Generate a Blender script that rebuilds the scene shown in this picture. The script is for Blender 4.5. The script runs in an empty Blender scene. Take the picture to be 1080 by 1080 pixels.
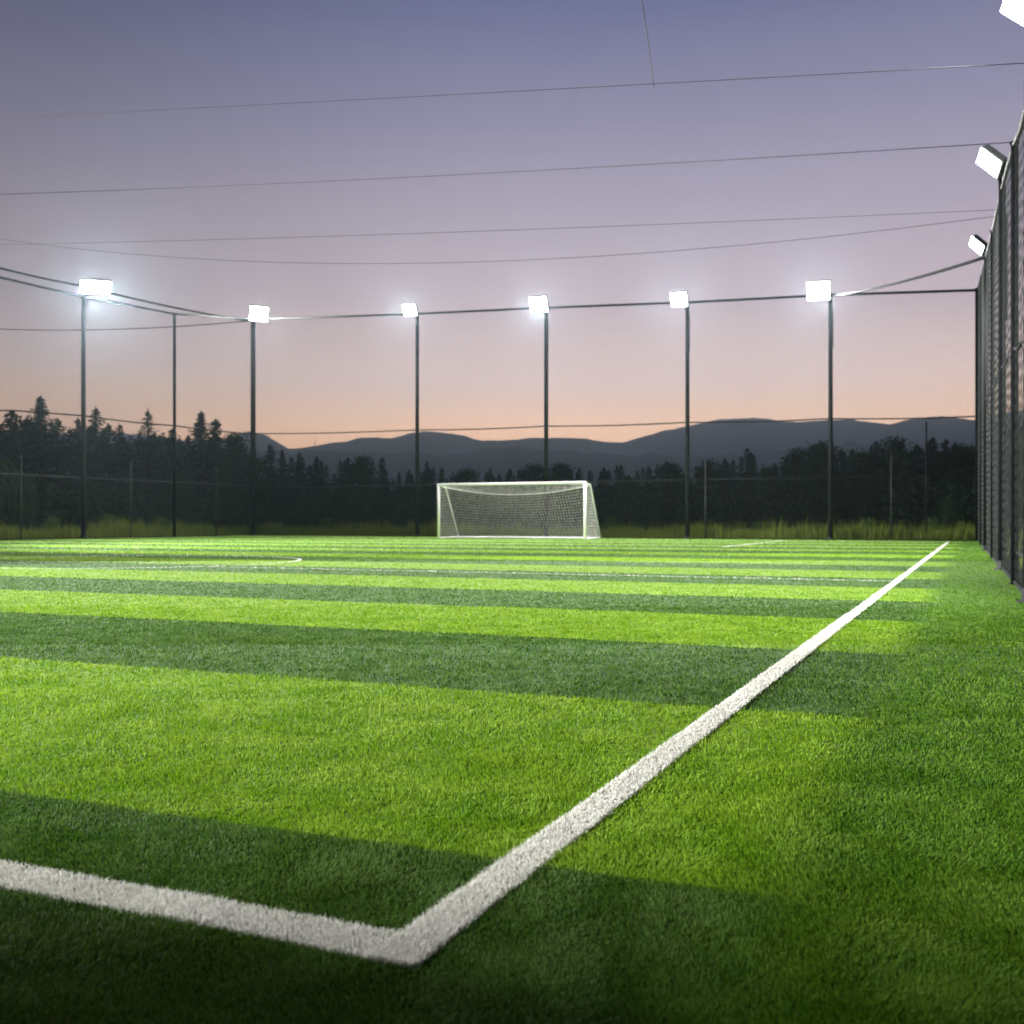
import bpy, math, random
import numpy as np
from mathutils import Vector, Matrix
rnd = random.Random(7)
NP = np.random.default_rng(11)
sc = bpy.context.scene
col = sc.collection
# ------------------------------------------------------------------ camera
F = 1117.0          # focal length in pixels of the 1080 px photograph
CH = 0.76           # camera height, m
HZ = 550.0          # horizon row
cam_d = bpy.data.cameras.new('camera'); cam = bpy.data.objects.new('camera', cam_d); col.objects.link(cam)
cam.location = (0, 0, CH); cam.rotation_euler = (math.pi/2, 0, 0)
cam_d.sensor_width = 36; cam_d.lens = 36*F/1080; cam_d.shift_y = (HZ-540)/1080
cam_d.clip_start = 0.05; cam_d.clip_end = 9000
cam_d.dof.use_dof = True; cam_d.dof.focus_distance = 4.2; cam_d.dof.aperture_fstop = 4.6
sc.camera = cam
sc.view_settings.view_transform = 'Standard'; sc.view_settings.look = 'None'
sc.view_settings.exposure = 0.0; sc.view_settings.gamma = 1.0
sc.render.film_transparent = False
cy = sc.cycles
cy.max_bounces = 6; cy.diffuse_bounces = 3; cy.glossy_bounces = 2; cy.transmission_bounces = 3
cy.volume_bounces = 1; cy.transparent_max_bounces = 8
cy.sample_clamp_indirect = 3.0; cy.sample_clamp_direct = 0.0
cy.use_denoising = True
cy.use_light_tree = True

def lin(r, g, b):
    f = lambda c: c/255/12.92 if c/255 <= .04045 else ((c/255+.055)/1.055)**2.4
    return (f(r), f(g), f(b), 1)

# ------------------------------------------------------------------ dusk sky
def mth(nt, op, a, b=None, c=None, clamp=False):
    n = nt.nodes.new('ShaderNodeMath'); n.operation = op; n.use_clamp = clamp
    for i, v in enumerate((a, b, c)):
        if v is None: continue
        if isinstance(v, (int, float)): n.inputs[i].default_value = v
        else: nt.links.new(v, n.inputs[i])
    return n.outputs[0]

w = bpy.data.worlds.new('World'); sc.world = w; w.use_nodes = True
nt = w.node_tree; nt.nodes.clear()
tc = nt.nodes.new('ShaderNodeTexCoord')
sp = nt.nodes.new('ShaderNodeSeparateXYZ'); nt.links.new(tc.outputs['Generated'], sp.inputs[0])
mp = nt.nodes.new('ShaderNodeMapping'); mp.inputs['Scale'].default_value = (1.6, 1.6, 9)
nt.links.new(tc.outputs['Generated'], mp.inputs[0])
nz = nt.nodes.new('ShaderNodeTexNoise'); nz.inputs['Scale'].default_value = 1.5; nz.inputs['Detail'].default_value = 3
nt.links.new(mp.outputs[0], nz.inputs['Vector'])
wob = mth(nt, 'MULTIPLY_ADD', nz.outputs[0], 0.05, -0.025)
az = mth(nt, 'DIVIDE', sp.outputs[0], mth(nt, 'MAXIMUM', sp.outputs[1], 0.05))
# the sky is a little later (darker) towards the left
elv = mth(nt, 'ADD', sp.outputs[2], wob)
ramp = nt.nodes.new('ShaderNodeValToRGB'); nt.links.new(mth(nt, 'ADD', elv, 0.0), ramp.inputs[0])
stops = [(0.0, (245,190,150)), (0.06, (255,205,168)), (0.092, (255,216,190)), (0.135, (247,222,215)), (0.2, (221,203,209)),
         (0.27, (188,177,190)), (0.345, (156,152,173)), (0.44, (118,121,151)), (0.60, (74,80,110)), (1.0, (36,42,66))]
el = ramp.color_ramp.elements
while len(el) < len(stops): el.new(0.5)
BOOST = [1.5, 1.5, 1.36, 1.08, .88, .95, .98, .96, .78, .42]
for e, (p, c), k_ in zip(el, stops, BOOST): e.position = p; l_ = lin(*c)[:3]; y_ = sum(l_)/3; e.color = tuple(max(0, y_+(q-y_)*1.22)*k_/2 for q in l_)+(1,)
fac = nt.nodes.new('ShaderNodeMapRange'); nt.links.new(az, fac.inputs[0])
fac.inputs[1].default_value = -0.55; fac.inputs[2].default_value = 0.05; fac.inputs[3].default_value = 0.57; fac.inputs[4].default_value = 1.0
fac.interpolation_type = 'SMOOTHSTEP'
bh = nt.nodes.new('ShaderNodeMapRange'); nt.links.new(sp.outputs[1], bh.inputs[0])   # the afterglow is in front, night comes up behind
bh.inputs[1].default_value = -.6; bh.inputs[2].default_value = .55; bh.inputs[3].default_value = .22; bh.inputs[4].default_value = 1
mulc = nt.nodes.new('ShaderNodeVectorMath'); mulc.operation = 'SCALE'
nt.links.new(ramp.outputs[0], mulc.inputs[0]); nt.links.new(mth(nt, 'MULTIPLY', mth(nt, 'MULTIPLY', fac.outputs[0], bh.outputs[0]), mth(nt, 'MULTIPLY_ADD', nz.outputs[0], .16, .92)), mulc.inputs['Scale'])
bg = nt.nodes.new('ShaderNodeBackground'); nt.links.new(mulc.outputs[0], bg.inputs[0]); bg.inputs[1].default_value = 2.0
wo = nt.nodes.new('ShaderNodeOutputWorld'); nt.links.new(bg.outputs[0], wo.inputs[0])

# ------------------------------------------------------------------ layout
TH = math.atan2(14.66, 33.5)                       # the pitch is turned against the view
CT, ST = math.cos(TH), math.sin(TH)
def gp(px, py):                                    # ground point seen at a pixel of the photograph
    z = F*CH/(py-HZ); return np.array([(px-540)/F*z, z])
def DL(x, y): return y*CT + x*ST, x*CT - y*ST      # depth along / across the pitch
def XY(D, L): return D*ST + L*CT, D*CT - L*ST
def line_at(p, q, px):                             # where the ground line p-q crosses image column px
    r = (px-540)/F; d = q-p; t = (r*p[1]-p[0])/(d[0]-r*d[1]); return p + t*d
def hgt(Y, py): return (HZ-py)/F*Y + CH
LC = np.array([-14.3, 58.5]); RC = np.array([18.2, 41.4])      # far corners of the pitch
RN = np.array([5.26, 10.88]); rdir = (RC-RN)/np.linalg.norm(RC-RN)
ldir = np.array([ST, CT])                                     # left fence runs with the pitch

# ------------------------------------------------------------------ helpers
def tag(o, label=None, cat=None, group=None, kind=None):
    if label: o['label'] = label
    if cat: o['category'] = cat
    if group: o['group'] = group
    if kind: o['kind'] = kind
    return o
def empty(name, loc, rz=0):
    o = bpy.data.objects.new(name, None); col.objects.link(o); o.location = loc; o.rotation_euler = (0, 0, rz)
    o.empty_display_size = .2; return o
def mk(name, V, Fc, mat, parent=None, smooth=False, attrs=None):
    """V (n,3) world coordinates -> mesh object (kept in the parent's space)"""
    V = np.asarray(V, dtype=np.float64)
    if parent is not None:
        bpy.context.view_layer.update()
        inv = np.array(world_of(parent).inverted())
        V = V @ inv[:3, :3].T + inv[:3, 3]
    me = bpy.data.meshes.new(name)
    if isinstance(Fc, np.ndarray):
        n, k = Fc.shape
        me.vertices.add(len(V)); me.vertices.foreach_set('co', V.astype(np.float32).ravel())
        me.loops.add(n*k); me.loops.foreach_set('vertex_index', Fc.astype(np.int32).ravel())
        me.polygons.add(n); me.polygons.foreach_set('loop_start', np.arange(0, n*k, k, dtype=np.int32))
        me.update(calc_edges=True)
    else:
        me.from_pydata(V.tolist(), [], Fc); me.update()
    if attrs:
        for k, v in attrs.items():
            a = me.attributes.new(k, 'FLOAT', 'POINT'); a.data.foreach_set('value', np.asarray(v, np.float32))
    if smooth: me.polygons.foreach_set('use_smooth', [True]*len(me.polygons))
    me.materials.append(mat)
    o = bpy.data.objects.new(name, me); col.objects.link(o)
    if parent is not None: o.parent = parent
    return o
def world_of(o):
    m = o.matrix_basis.copy()
    while o.parent: o = o.parent; m = o.matrix_basis @ m
    return m
class G:
    """collects geometry for one mesh"""
    def __init__(s): s.v = []; s.f = []; s.n = 0
    def add(s, V, Fc):
        s.v.append(np.asarray(V, float)); s.f += [tuple(i+s.n for i in f) for f in Fc]; s.n += len(V); return s
    def tube(s, pts, rad, k=10, cap=True):
        pts = [np.asarray(p, float) for p in pts]; n = len(pts)
        rad = [rad]*n if isinstance(rad, (int, float)) else rad
        V = []
        for i, p in enumerate(pts):
            t = pts[min(i+1, n-1)] - pts[max(i-1, 0)]; t /= np.linalg.norm(t)
            a = np.cross(t, (0, 0, 1)) if abs(t[2]) < .95 else np.cross(t, (0, 1, 0)); a /= np.linalg.norm(a); b = np.cross(t, a)
            for j in range(k):
                ph = 2*math.pi*j/k; V.append(p + rad[i]*(math.cos(ph)*a + math.sin(ph)*b))
        Fc = [(i*k+j, i*k+(j+1) % k, (i+1)*k+(j+1) % k, (i+1)*k+j) for i in range(n-1) for j in range(k)]
        if cap: Fc += [tuple(range(k))[::-1], tuple(range((n-1)*k, n*k))]
        return s.add(V, Fc)
    def box(s, c, ax, ay, az, bev=0):      # c centre, half-axis vectors
        c, ax, ay, az = (np.asarray(q, float) for q in (c, ax, ay, az))
        if not bev:
            V = [c+i*ax+j*ay+k*az for i in (-1, 1) for j in (-1, 1) for k in (-1, 1)]
            return s.add(V, [(0,1,3,2),(4,6,7,5),(0,4,5,1),(2,3,7,6),(0,2,6,4),(1,5,7,3)])
        # rounded in the ax/az plane, chamfered along ay
        def ring(y, inset):
            out = []
            la, lz = np.linalg.norm(ax)-inset, np.linalg.norm(az)-inset; ua, uz = ax/np.linalg.norm(ax), az/np.linalg.norm(az)
            r = max(bev-inset*.5, bev*.3)
            for qx, qz, a0 in ((1,1,0),(-1,1,90),(-1,-1,180),(1,-1,270)):
                for a in (0, 30, 60, 90):
                    an = math.radians(a0+a)
                    out.append(c + y*ay + ua*(qx*(la-r)+r*math.cos(an)) + uz*(qz*(lz-r)+r*math.sin(an)))
            return out
        rings = [ring(-1, bev*.6), ring(-1+2*bev/(2*np.linalg.norm(ay))*.6, 0), ring(1-2*bev/(2*np.linalg.norm(ay))*.6, 0), ring(1, bev*.6)]
        V = [p for r_ in rings for p in r_]
        Fc = [(i*16+j, i*16+(j+1) % 16, (i+1)*16+(j+1) % 16, (i+1)*16+j) for i in range(3) for j in range(16)]
        Fc += [tuple(range(16))[::-1], tuple(range(48, 64))]
        return s.add(V, Fc)
    def build(s, name, mat, parent=None, smooth=False):
        return mk(name, np.concatenate(s.v), s.f, mat, parent, smooth)
def strands(P, Q, r):
    """thin three-sided strands from P to Q (arrays n,3) -> verts, tri/quads array"""
    P, Q = np.asarray(P, float), np.asarray(Q, float); n = len(P)
    r = np.broadcast_to(np.asarray(r, float), (n,))[:, None]
    t = Q-P; t /= np.linalg.norm(t, axis=1, keepdims=True)+1e-9
    up = np.where(np.abs(t[:, 2:3]) > .9, np.array([[1., 0, 0]]), np.array([[0, 0, 1.]]))
    a = np.cross(t, up); a /= np.linalg.norm(a, axis=1, keepdims=True); b = np.cross(t, a)
    V = []
    for base in (P, Q):
        for k in range(3):
            ph = 2*math.pi*k/3+.5; V.append(base + r*(math.cos(ph)*a+math.sin(ph)*b))
    V = np.stack(V, 1).reshape(-1, 3)
    q = np.array([[0,1,4,3],[1,2,5,4],[2,0,3,5]]); Fc = (np.arange(n)[:, None, None]*6 + q[None]).reshape(-1, 4)
    return V, Fc

# ------------------------------------------------------------------ materials
def new_mat(name):
    m = bpy.data.materials.new(name); m.use_nodes = True; t = m.node_tree
    b = t.nodes['Principled BSDF']; return m, t, b
def noise(t, scale, detail=2, vec=None, rough=.5):
    n = t.nodes.new('ShaderNodeTexNoise'); n.inputs['Scale'].default_value = scale; n.inputs['Detail'].default_value = detail
    n.inputs['Roughness'].default_value = rough
    if vec is not None: t.links.new(vec, n.inputs['Vector'])
    return n.outputs['Fac']
def mix(t, f, a, b, kind='MIX'):
    n = t.nodes.new('ShaderNodeMix'); n.data_type = 'RGBA'; n.blend_type = kind
    for i, v in ((0, f), (6, a), (7, b)):
        if isinstance(v, (int, float)): n.inputs[i].default_value = v
        elif isinstance(v, tuple): n.inputs[i].default_value = v if len(v) == 4 else v+(1,)
        else: t.links.new(v, n.inputs[i])
    return n.outputs[2]
def maprange(t, v, a, b, c=0, d=1):
    n = t.nodes.new('ShaderNodeMapRange'); t.links.new(v, n.inputs[0])
    for i, x in enumerate((a, b, c, d)): n.inputs[i+1].default_value = x
    return n.outputs[0]
def surf(name, c0, c1, scale=8, rough=.5, metal=0, bump=.1, spec=.5):
    m, t, b = new_mat(name)
    tcn = t.nodes.new('ShaderNodeTexCoord'); v = tcn.outputs['Object']
    f = maprange(t, noise(t, scale, 5, v, .65), .3, .7)
    t.links.new(mix(t, f, c0, c1), b.inputs['Base Color'])
    t.links.new(maprange(t, noise(t, scale*2.3, 3, v), .3, .7, rough-.1, rough+.1), b.inputs['Roughness'])
    b.inputs['Metallic'].default_value = metal; b.inputs['Specular IOR Level'].default_value = spec
    if bump:
        bn = t.nodes.new('ShaderNodeBump'); bn.inputs['Strength'].default_value = bump; bn.inputs['Distance'].default_value = .01
        t.links.new(noise(t, scale*6, 3, v), bn.inputs['Height']); t.links.new(bn.outputs[0], b.inputs['Normal'])
    return m
M = {}
M['steel'] = surf('dark_coated_steel', (.006,.007,.008), (.012,.014,.015), 5, .6, .0, .1, .2)
M['housing'] = surf('lamp_housing_metal', (.10,.11,.115), (.17,.18,.185), 9, .45, .4, .05)
M['cord'] = surf('black_net_cord', (.008,.009,.009), (.014,.015,.016), 14, .9, 0, 0, .1)
M['netcord'] = surf('dark_net_twine', (.006,.007,.007), (.012,.014,.014), 14, .8, 0, 0)
M['sidenet'] = surf('side_net_twine', (.012,.015,.014), (.024,.030,.027), 14, .7, 0, 0, .15)
M['matte'] = surf('matte_black_post', (.003,.003,.004), (.006,.007,.008), 5, .8, 0, .05, .06)
M['wire'] = surf('grey_wire', (.045,.04,.045), (.07,.065,.07), 3, .9, 0, 0, .1)
M['zinc'] = surf('galvanised_tube', (.018,.023,.021), (.036,.042,.040), 6, .6, .2, .05)
M['white'] = surf('white_painted_aluminium', (.80,.81,.80), (.86,.86,.85), 4, .35, 0, .03)
M['goalnet'] = surf('white_goal_net', (.70,.70,.64), (.80,.80,.75), 6, .6, 0, 0)
M['bark'] = surf('bark', (.025,.018,.013), (.06,.045,.032), 6, .9, 0, .4)
def emis(name, c, s):
    m, t, b = new_mat(name)
    tcn = t.nodes.new('ShaderNodeTexCoord')
    vo = t.nodes.new('ShaderNodeTexVoronoi'); vo.inputs['Scale'].default_value = 18; t.links.new(tcn.outputs['Object'], vo.inputs['Vector'])
    b.inputs['Base Color'].default_value = (.8,.8,.8,1); b.inputs['Emission Color'].default_value = c
    t.links.new(maprange(t, vo.outputs['Distance'], 0, .6, s, s*.6), b.inputs['Emission Strength']); return m
M['led'] = emis('lit_led_lens', (.93,.97,1,1), 70)

# turf colour: bands of light and dark green along the pitch, plain green margin by the side fence, toned down for the shade there
def turf_nodes(t, jitter):
    g = t.nodes.new('ShaderNodeNewGeometry'); s = t.nodes.new('ShaderNodeSeparateXYZ'); t.links.new(g.outputs['Position'], s.inputs[0])
    X, Y = s.outputs[0], s.outputs[1]
    D = mth(t, 'ADD', mth(t, 'MULTIPLY', Y, CT), mth(t, 'MULTIPLY', X, ST))
    L = mth(t, 'SUBTRACT', mth(t, 'MULTIPLY', X, CT), mth(t, 'MULTIPLY', Y, ST))
    D = mth(t, 'ADD', D, mth(t, 'MULTIPLY_ADD', noise(t, 9, 3, g.outputs['Position']), .03, -.015))
    fr = mth(t, 'FRACT', mth(t, 'DIVIDE', mth(t, 'ADD', D, 200*4.26-2.15), 4.26))
    tri = mth(t, 'ABSOLUTE', mth(t, 'SUBTRACT', fr, .25)); tri = mth(t, 'MINIMUM', tri, mth(t, 'ABSOLUTE', mth(t, 'SUBTRACT', tri, 1.0)))
    band = maprange(t, tri, .248, .252, 1, 0)            # 1 = light band
    bright = mix(t, maprange(t, noise(t, 3.1, 6, g.outputs['Position'], .72), .36, .64), TURF['bright'][0], TURF['bright'][1])
    dark = mix(t, maprange(t, noise(t, 4.3, 6, g.outputs['Position'], .72), .36, .64), TURF['dark'][0], TURF['dark'][1])
    plain = mix(t, maprange(t, noise(t, 3.7, 6, g.outputs['Position'], .72), .36, .64), TURF['plain'][0], TURF['plain'][1])
    c = mix(t, band, dark, bright)
    c = mix(t, maprange(t, L, -.52, -.30), c, plain)
    c = mix(t, maprange(t, D, 1.50, 1.62, .85, 0), c, mix(t, 1.0, c, (.22,.38,.20), 'MULTIPLY'))     # light falloff outside the front line, put into the turf colour
    if jitter:
        a = t.nodes.new('ShaderNodeAttribute'); a.attribute_name = 'rnd'
        c = mix(t, mth(t, 'MULTIPLY', mth(t, 'POWER', a.outputs['Fac'], 2.2), .20), c, (.30,.37,.07))
        c = mix(t, 1.0, c, mix(t, noise(t, 230, 1, g.outputs['Position']), (.55,.55,.5), (1.4,1.4,1.3)), 'MULTIPLY')
    return g, c
TURF = {'bright': ((.108,.250,.002), (.222,.360,.026)), 'dark': ((.019,.082,.002), (.082,.168,.036)), 'plain': ((.036,.126,.001), (.098,.200,.014))}
def blade_mat(name, colour_fn, transl=.35, rough=.6, spec=.12):
    m, t, b = new_mat(name)
    c = colour_fn(t)
    t.links.new(c, b.inputs['Base Color']); b.inputs['Roughness'].default_value = rough; b.inputs['Specular IOR Level'].default_value = spec
    tr = t.nodes.new('ShaderNodeBsdfTranslucent'); t.links.new(c, tr.inputs[0])
    ms = t.nodes.new('ShaderNodeMixShader'); ms.inputs[0].default_value = transl
    t.links.new(b.outputs[0], ms.inputs[1]); t.links.new(tr.outputs[0], ms.inputs[2])
    t.links.new(ms.outputs[0], t.nodes['Material Output'].inputs[0]); return m
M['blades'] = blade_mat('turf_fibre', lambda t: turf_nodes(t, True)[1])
def white_fibre(t):
    a = t.nodes.new('ShaderNodeAttribute'); a.attribute_name = 'rnd'
    g = t.nodes.new('ShaderNodeNewGeometry')
    c = mix(t, a.outputs['Fac'], (.68,.68,.62), (.84,.84,.79))
    return mix(t, mth(t, 'MULTIPLY', maprange(t, noise(t, 30, 3, g.outputs['Position']), .52, .8), .40), c, (.42,.42,.33))
M['whiteblades'] = blade_mat('white_turf_fibre', white_fibre, .25)
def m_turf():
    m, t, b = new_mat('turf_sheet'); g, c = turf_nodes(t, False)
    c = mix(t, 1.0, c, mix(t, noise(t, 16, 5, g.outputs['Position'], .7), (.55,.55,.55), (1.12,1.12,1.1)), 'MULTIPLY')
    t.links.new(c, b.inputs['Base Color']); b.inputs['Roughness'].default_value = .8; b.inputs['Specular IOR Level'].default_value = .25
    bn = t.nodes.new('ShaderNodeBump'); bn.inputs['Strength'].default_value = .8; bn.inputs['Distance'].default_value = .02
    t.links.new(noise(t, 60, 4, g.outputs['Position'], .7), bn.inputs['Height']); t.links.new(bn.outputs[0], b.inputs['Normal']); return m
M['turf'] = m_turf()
def m_line():
    m, t, b = new_mat('white_line_base'); g = t.nodes.new('ShaderNodeNewGeometry')
    t.links.new(mix(t, noise(t, 40, 4, g.outputs['Position'], .7), (.40,.42,.34), (.72,.72,.66)), b.inputs['Base Color'])
    b.inputs['Roughness'].default_value = .8; return m
M['line'] = m_line()
def m_ground():
    m, t, b = new_mat('rough_ground'); g = t.nodes.new('ShaderNodeNewGeometry')
    t.links.new(mix(t, noise(t, .7, 6, g.outputs['Position'], .7), (.03,.035,.012), (.06,.075,.022)), b.inputs['Base Color'])
    b.inputs['Roughness'].default_value = .95; b.inputs['Specular IOR Level'].default_value = .1; return m
M['ground'] = m_ground()
def m_mount():
    m, t, b = new_mat('forested_slope'); g = t.nodes.new('ShaderNodeNewGeometry')
    t.links.new(mix(t, noise(t, .012, 8, g.outputs['Position'], .7), (.070,.110,.125), (.115,.165,.170)), b.inputs['Base Color'])  # slope colour lifted and blued to carry part of the distance haze
    b.inputs['Roughness'].default_value = 1; b.inputs['Specular IOR Level'].default_value = 0
    bn = t.nodes.new('ShaderNodeBump'); bn.inputs['Strength'].default_value = .6; bn.inputs['Distance'].default_value = 8
    t.links.new(noise(t, .06, 4, g.outputs['Position']), bn.inputs['Height']); t.links.new(bn.outputs[0], b.inputs['Normal']); return m
M['mount'] = m_mount()
def leaf_mat(name, c0, c1, tr=.25):
    def f(t):
        a = t.nodes.new('ShaderNodeAttribute'); a.attribute_name = 'rnd'
        oi = t.nodes.new('ShaderNodeObjectInfo')
        v = mth(t, 'MULTIPLY_ADD', oi.outputs['Random'], .45, mth(t, 'MULTIPLY', a.outputs['Fac'], .55))
        return mix(t, v, c0, c1)
    return blade_mat(name, f, tr, .6, .2)
M['needles'] = leaf_mat('spruce_needles', (.008,.036,.018), (.022,.078,.036))
M['leaves'] = leaf_mat('broad_leaves', (.016,.054,.020), (.042,.108,.034))
M['bush'] = leaf_mat('shrub_leaves', (.060,.120,.018), (.120,.200,.035))
M['weed'] = leaf_mat('tall_grass', (.13,.19,.02), (.24,.30,.04), .35)

# ------------------------------------------------------------------ ground, turf, lines
def sheet(name, pts, z, mat):
    return mk(name, [(p[0], p[1], z) for p in pts], [tuple(range(len(pts)))], mat)
tag(sheet('ground', [(-2950,-400),(2950,-400),(2950,2950),(-2950,2950)], -.03, M['ground']), kind='structure')
def off(D, L): return XY(D, L)
dR, dL = DL(*RC), DL(*LC)
LN = LC - ldir*75                                  # near end of the left fence
RF = RC - rdir*(np.linalg.norm(RC-RN)+17)          # near end of the right fence (behind the camera)
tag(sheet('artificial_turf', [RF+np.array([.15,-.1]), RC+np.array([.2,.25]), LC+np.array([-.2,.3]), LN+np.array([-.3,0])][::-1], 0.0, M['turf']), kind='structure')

TLp = gp(430, 1005); TLq = gp(997, 574)
L0 = DL(*TLp)[1]; D0 = DL(*TLp)[0]
WL = .094; WF = .118; GD = 42.2                     # line widths, goal line depth
line_rects = []                                    # (D0,D1,L0,L1)
def line_sheet(name, rect, lab):
    a, b, c, d = rect; line_rects.append(rect)
    q = [XY(a, c), XY(b, c), XY(b, d), XY(a, d)]
    o = sheet(name, q[::-1], .004, M['line']); tag(o, lab, kind='structure'); return o
line_sheet('touchline', (D0-WF/2, GD, L0-WL/2, L0+WL/2), None)
line_sheet('front_line', (D0-WF/2, D0+WF/2, -38, L0-WL/2-.0005), None)
circC = DL(-7.42, 20.3); circR = 3.3
line_sheet('cross_line', (14.22, 14.27, circC[1]+circR-.1, L0-WL/2-.0005), None)
line_sheet('goal_line', (GD-.1, GD, -32, L0-WL/2-.0005), None)
Lp = DL(*gp(762, 577))[1]
line_sheet('penalty_area_line', (31.2, GD-.1005, Lp-.05, Lp+.05), None)
n = 96; ring = []
for i in range(n+1):
    a = 2*math.pi*i/n
    for r in (circR-.03, circR+.03):
        x, y = XY(circC[0]+r*math.cos(a), circC[1]+r*math.sin(a)); ring.append((x, y, .0045))
tag(mk('centre_circle_line', ring, [(2*i, 2*i+1, 2*i+3, 2*i+2) for i in range(n)], M['line']), kind='structure')

# ------------------------------------------------------------------ grass blades
def vnoise(x, y, s, seed):
    r = np.random.default_rng(seed).random((64, 64)); u, v = x/s, y/s
    i, j = np.floor(u).astype(int), np.floor(v).astype(int); fx, fy = u-i, v-j
    fx, fy = fx*fx*(3-2*fx), fy*fy*(3-2*fy); g = lambda a, b: r[a % 64, b % 64]
    return (g(i,j)*(1-fx)+g(i+1,j)*fx)*(1-fy) + (g(i,j+1)*(1-fx)+g(i+1,j+1)*fx)*fy
def blades(x, y, h, wd, lean, rv, dirx=None):
    n = len(x); ph = NP.random(n)*2*math.pi; side = np.stack([np.cos(ph), np.sin(ph), np.zeros(n)], 1)
    la = NP.random(n)*2*math.pi if dirx is None else dirx
    ld = np.stack([np.cos(la), np.sin(la), np.zeros(n)], 1)*lean[:, None]
    b = np.stack([x, y, np.zeros(n)], 1); up = np.array([[0, 0, 1.]])
    m = b + up*(h*.55)[:, None] + ld*(h*.3)[:, None]; t = b + up*(h*(1-.25*lean))[:, None] + ld*h[:, None]
    sw = side*(wd/2)[:, None]
    V = np.stack([b-sw, b+sw, m+sw*.85, m-sw*.85, t], 1).reshape(-1, 3)
    o = np.arange(n)[:, None]*5
    T = np.concatenate([o+np.array([[0,1,2]]), o+np.array([[0,2,3]]), o+np.array([[3,2,4]])])
    return V, T, np.repeat(rv, 5)
def scatter(N, y0, y1):
    """blade roots, denser near the camera, thinning out with distance"""
    px = NP.uniform(-130, 1210, N); py = y0+(y1-y0)*NP.random(N)
    Z = F*CH/(py-HZ); return (px-540)/F*Z, Z
X1, Y1 = scatter(560000, 640, 1130); X2, Y2 = scatter(150000, 580, 680); X3, Y3 = scatter(170000, 565.5, 592); X2, Y2 = np.concatenate([X2, X3]), np.concatenate([Y2, Y3])
X, Y = np.concatenate([X1, X2]), np.concatenate([Y1, Y2])
Dd, Ll = DL(X, Y)
fl = RN + 0*RN; inside = (X - (RN[0] + (Y-RN[1])*rdir[0]/rdir[1])) < -.03
_D, _L = DL(X, Y); cR, cL = DL(*RC), DL(*LC)
inside &= (_D < cR[0]+(cL[0]-cR[0])*(_L-cR[1])/(cL[1]-cR[1])-.12) & (_L > cL[1]+.12)
X, Y, Dd, Ll = X[inside], Y[inside], Dd[inside], Ll[inside]
ragged = NP.normal(0, .0035, len(X)); ragged2 = NP.normal(0, .0035, len(X))
onl = np.zeros(len(X), bool)
for a, b, c, d in line_rects: onl |= (Dd+ragged > a) & (Dd+ragged < b) & (Ll+ragged2 > c) & (Ll+ragged2 < d)
rr = np.hypot(Dd-circC[0], Ll-circC[1]); onl |= np.abs(rr-circR) < .03
cl = vnoise(X, Y, .16, 3)*.6 + vnoise(X, Y, .55, 4)*.4
h = (.0080 + .0100*cl)*NP.uniform(.7, 1.25, len(X))
wd = np.clip(1.0*Y/F, .0013, .032)*NP.uniform(.7, 1.3, len(X))
h *= np.clip(1.0+(Y-6)*.01, 1, 1.1)
lean = NP.uniform(.05, .75, len(X))
la = vnoise(X, Y, .35, 9)*9 + NP.normal(0, .9, len(X))
rv = np.clip(NP.random(len(X))*.75 + cl*.35, 0, 1)
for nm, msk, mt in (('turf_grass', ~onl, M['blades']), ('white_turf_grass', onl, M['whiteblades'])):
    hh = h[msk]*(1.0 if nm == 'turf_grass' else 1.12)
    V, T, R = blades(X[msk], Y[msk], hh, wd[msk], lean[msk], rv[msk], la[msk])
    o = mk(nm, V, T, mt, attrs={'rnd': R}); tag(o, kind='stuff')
if onl.sum():   # a second, denser stand of white fibre on the two near lines
    N = 60000; xs = []; ys = []
    for a, b, c, d, k in ((D0-WF/2, 9.0, L0-WL/2, L0+WL/2, 60000), (D0-WF/2, D0+WF/2, -4.0, L0, 32000)):
        if k == 60000: dd = a+(b-a)*NP.random(k)**2.2; ll = NP.uniform(c, d, k)
        else: dd = NP.uniform(a, b, k); ll = NP.uniform(c, d, k)
        x, y = XY(dd, ll); xs.append(x); ys.append(y)
    x, y = np.concatenate(xs), np.concatenate(ys)
    k = (y > .9); x, y = x[k], y[k]
    x += NP.normal(0, .003, len(x)); y += NP.normal(0, .003, len(x))
    V, T, R = blades(x, y, NP.uniform(.009, .019, len(x)), np.clip(1.1*y/F, .0014, .012), NP.uniform(.05, .7, len(x)), NP.random(len(x)), vnoise(x, y, .3, 9)*9+NP.normal(0, 1, len(x)))
    tag(mk('line_grass', V, T, M['whiteblades'], attrs={'rnd': R}), kind='stuff')

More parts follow.
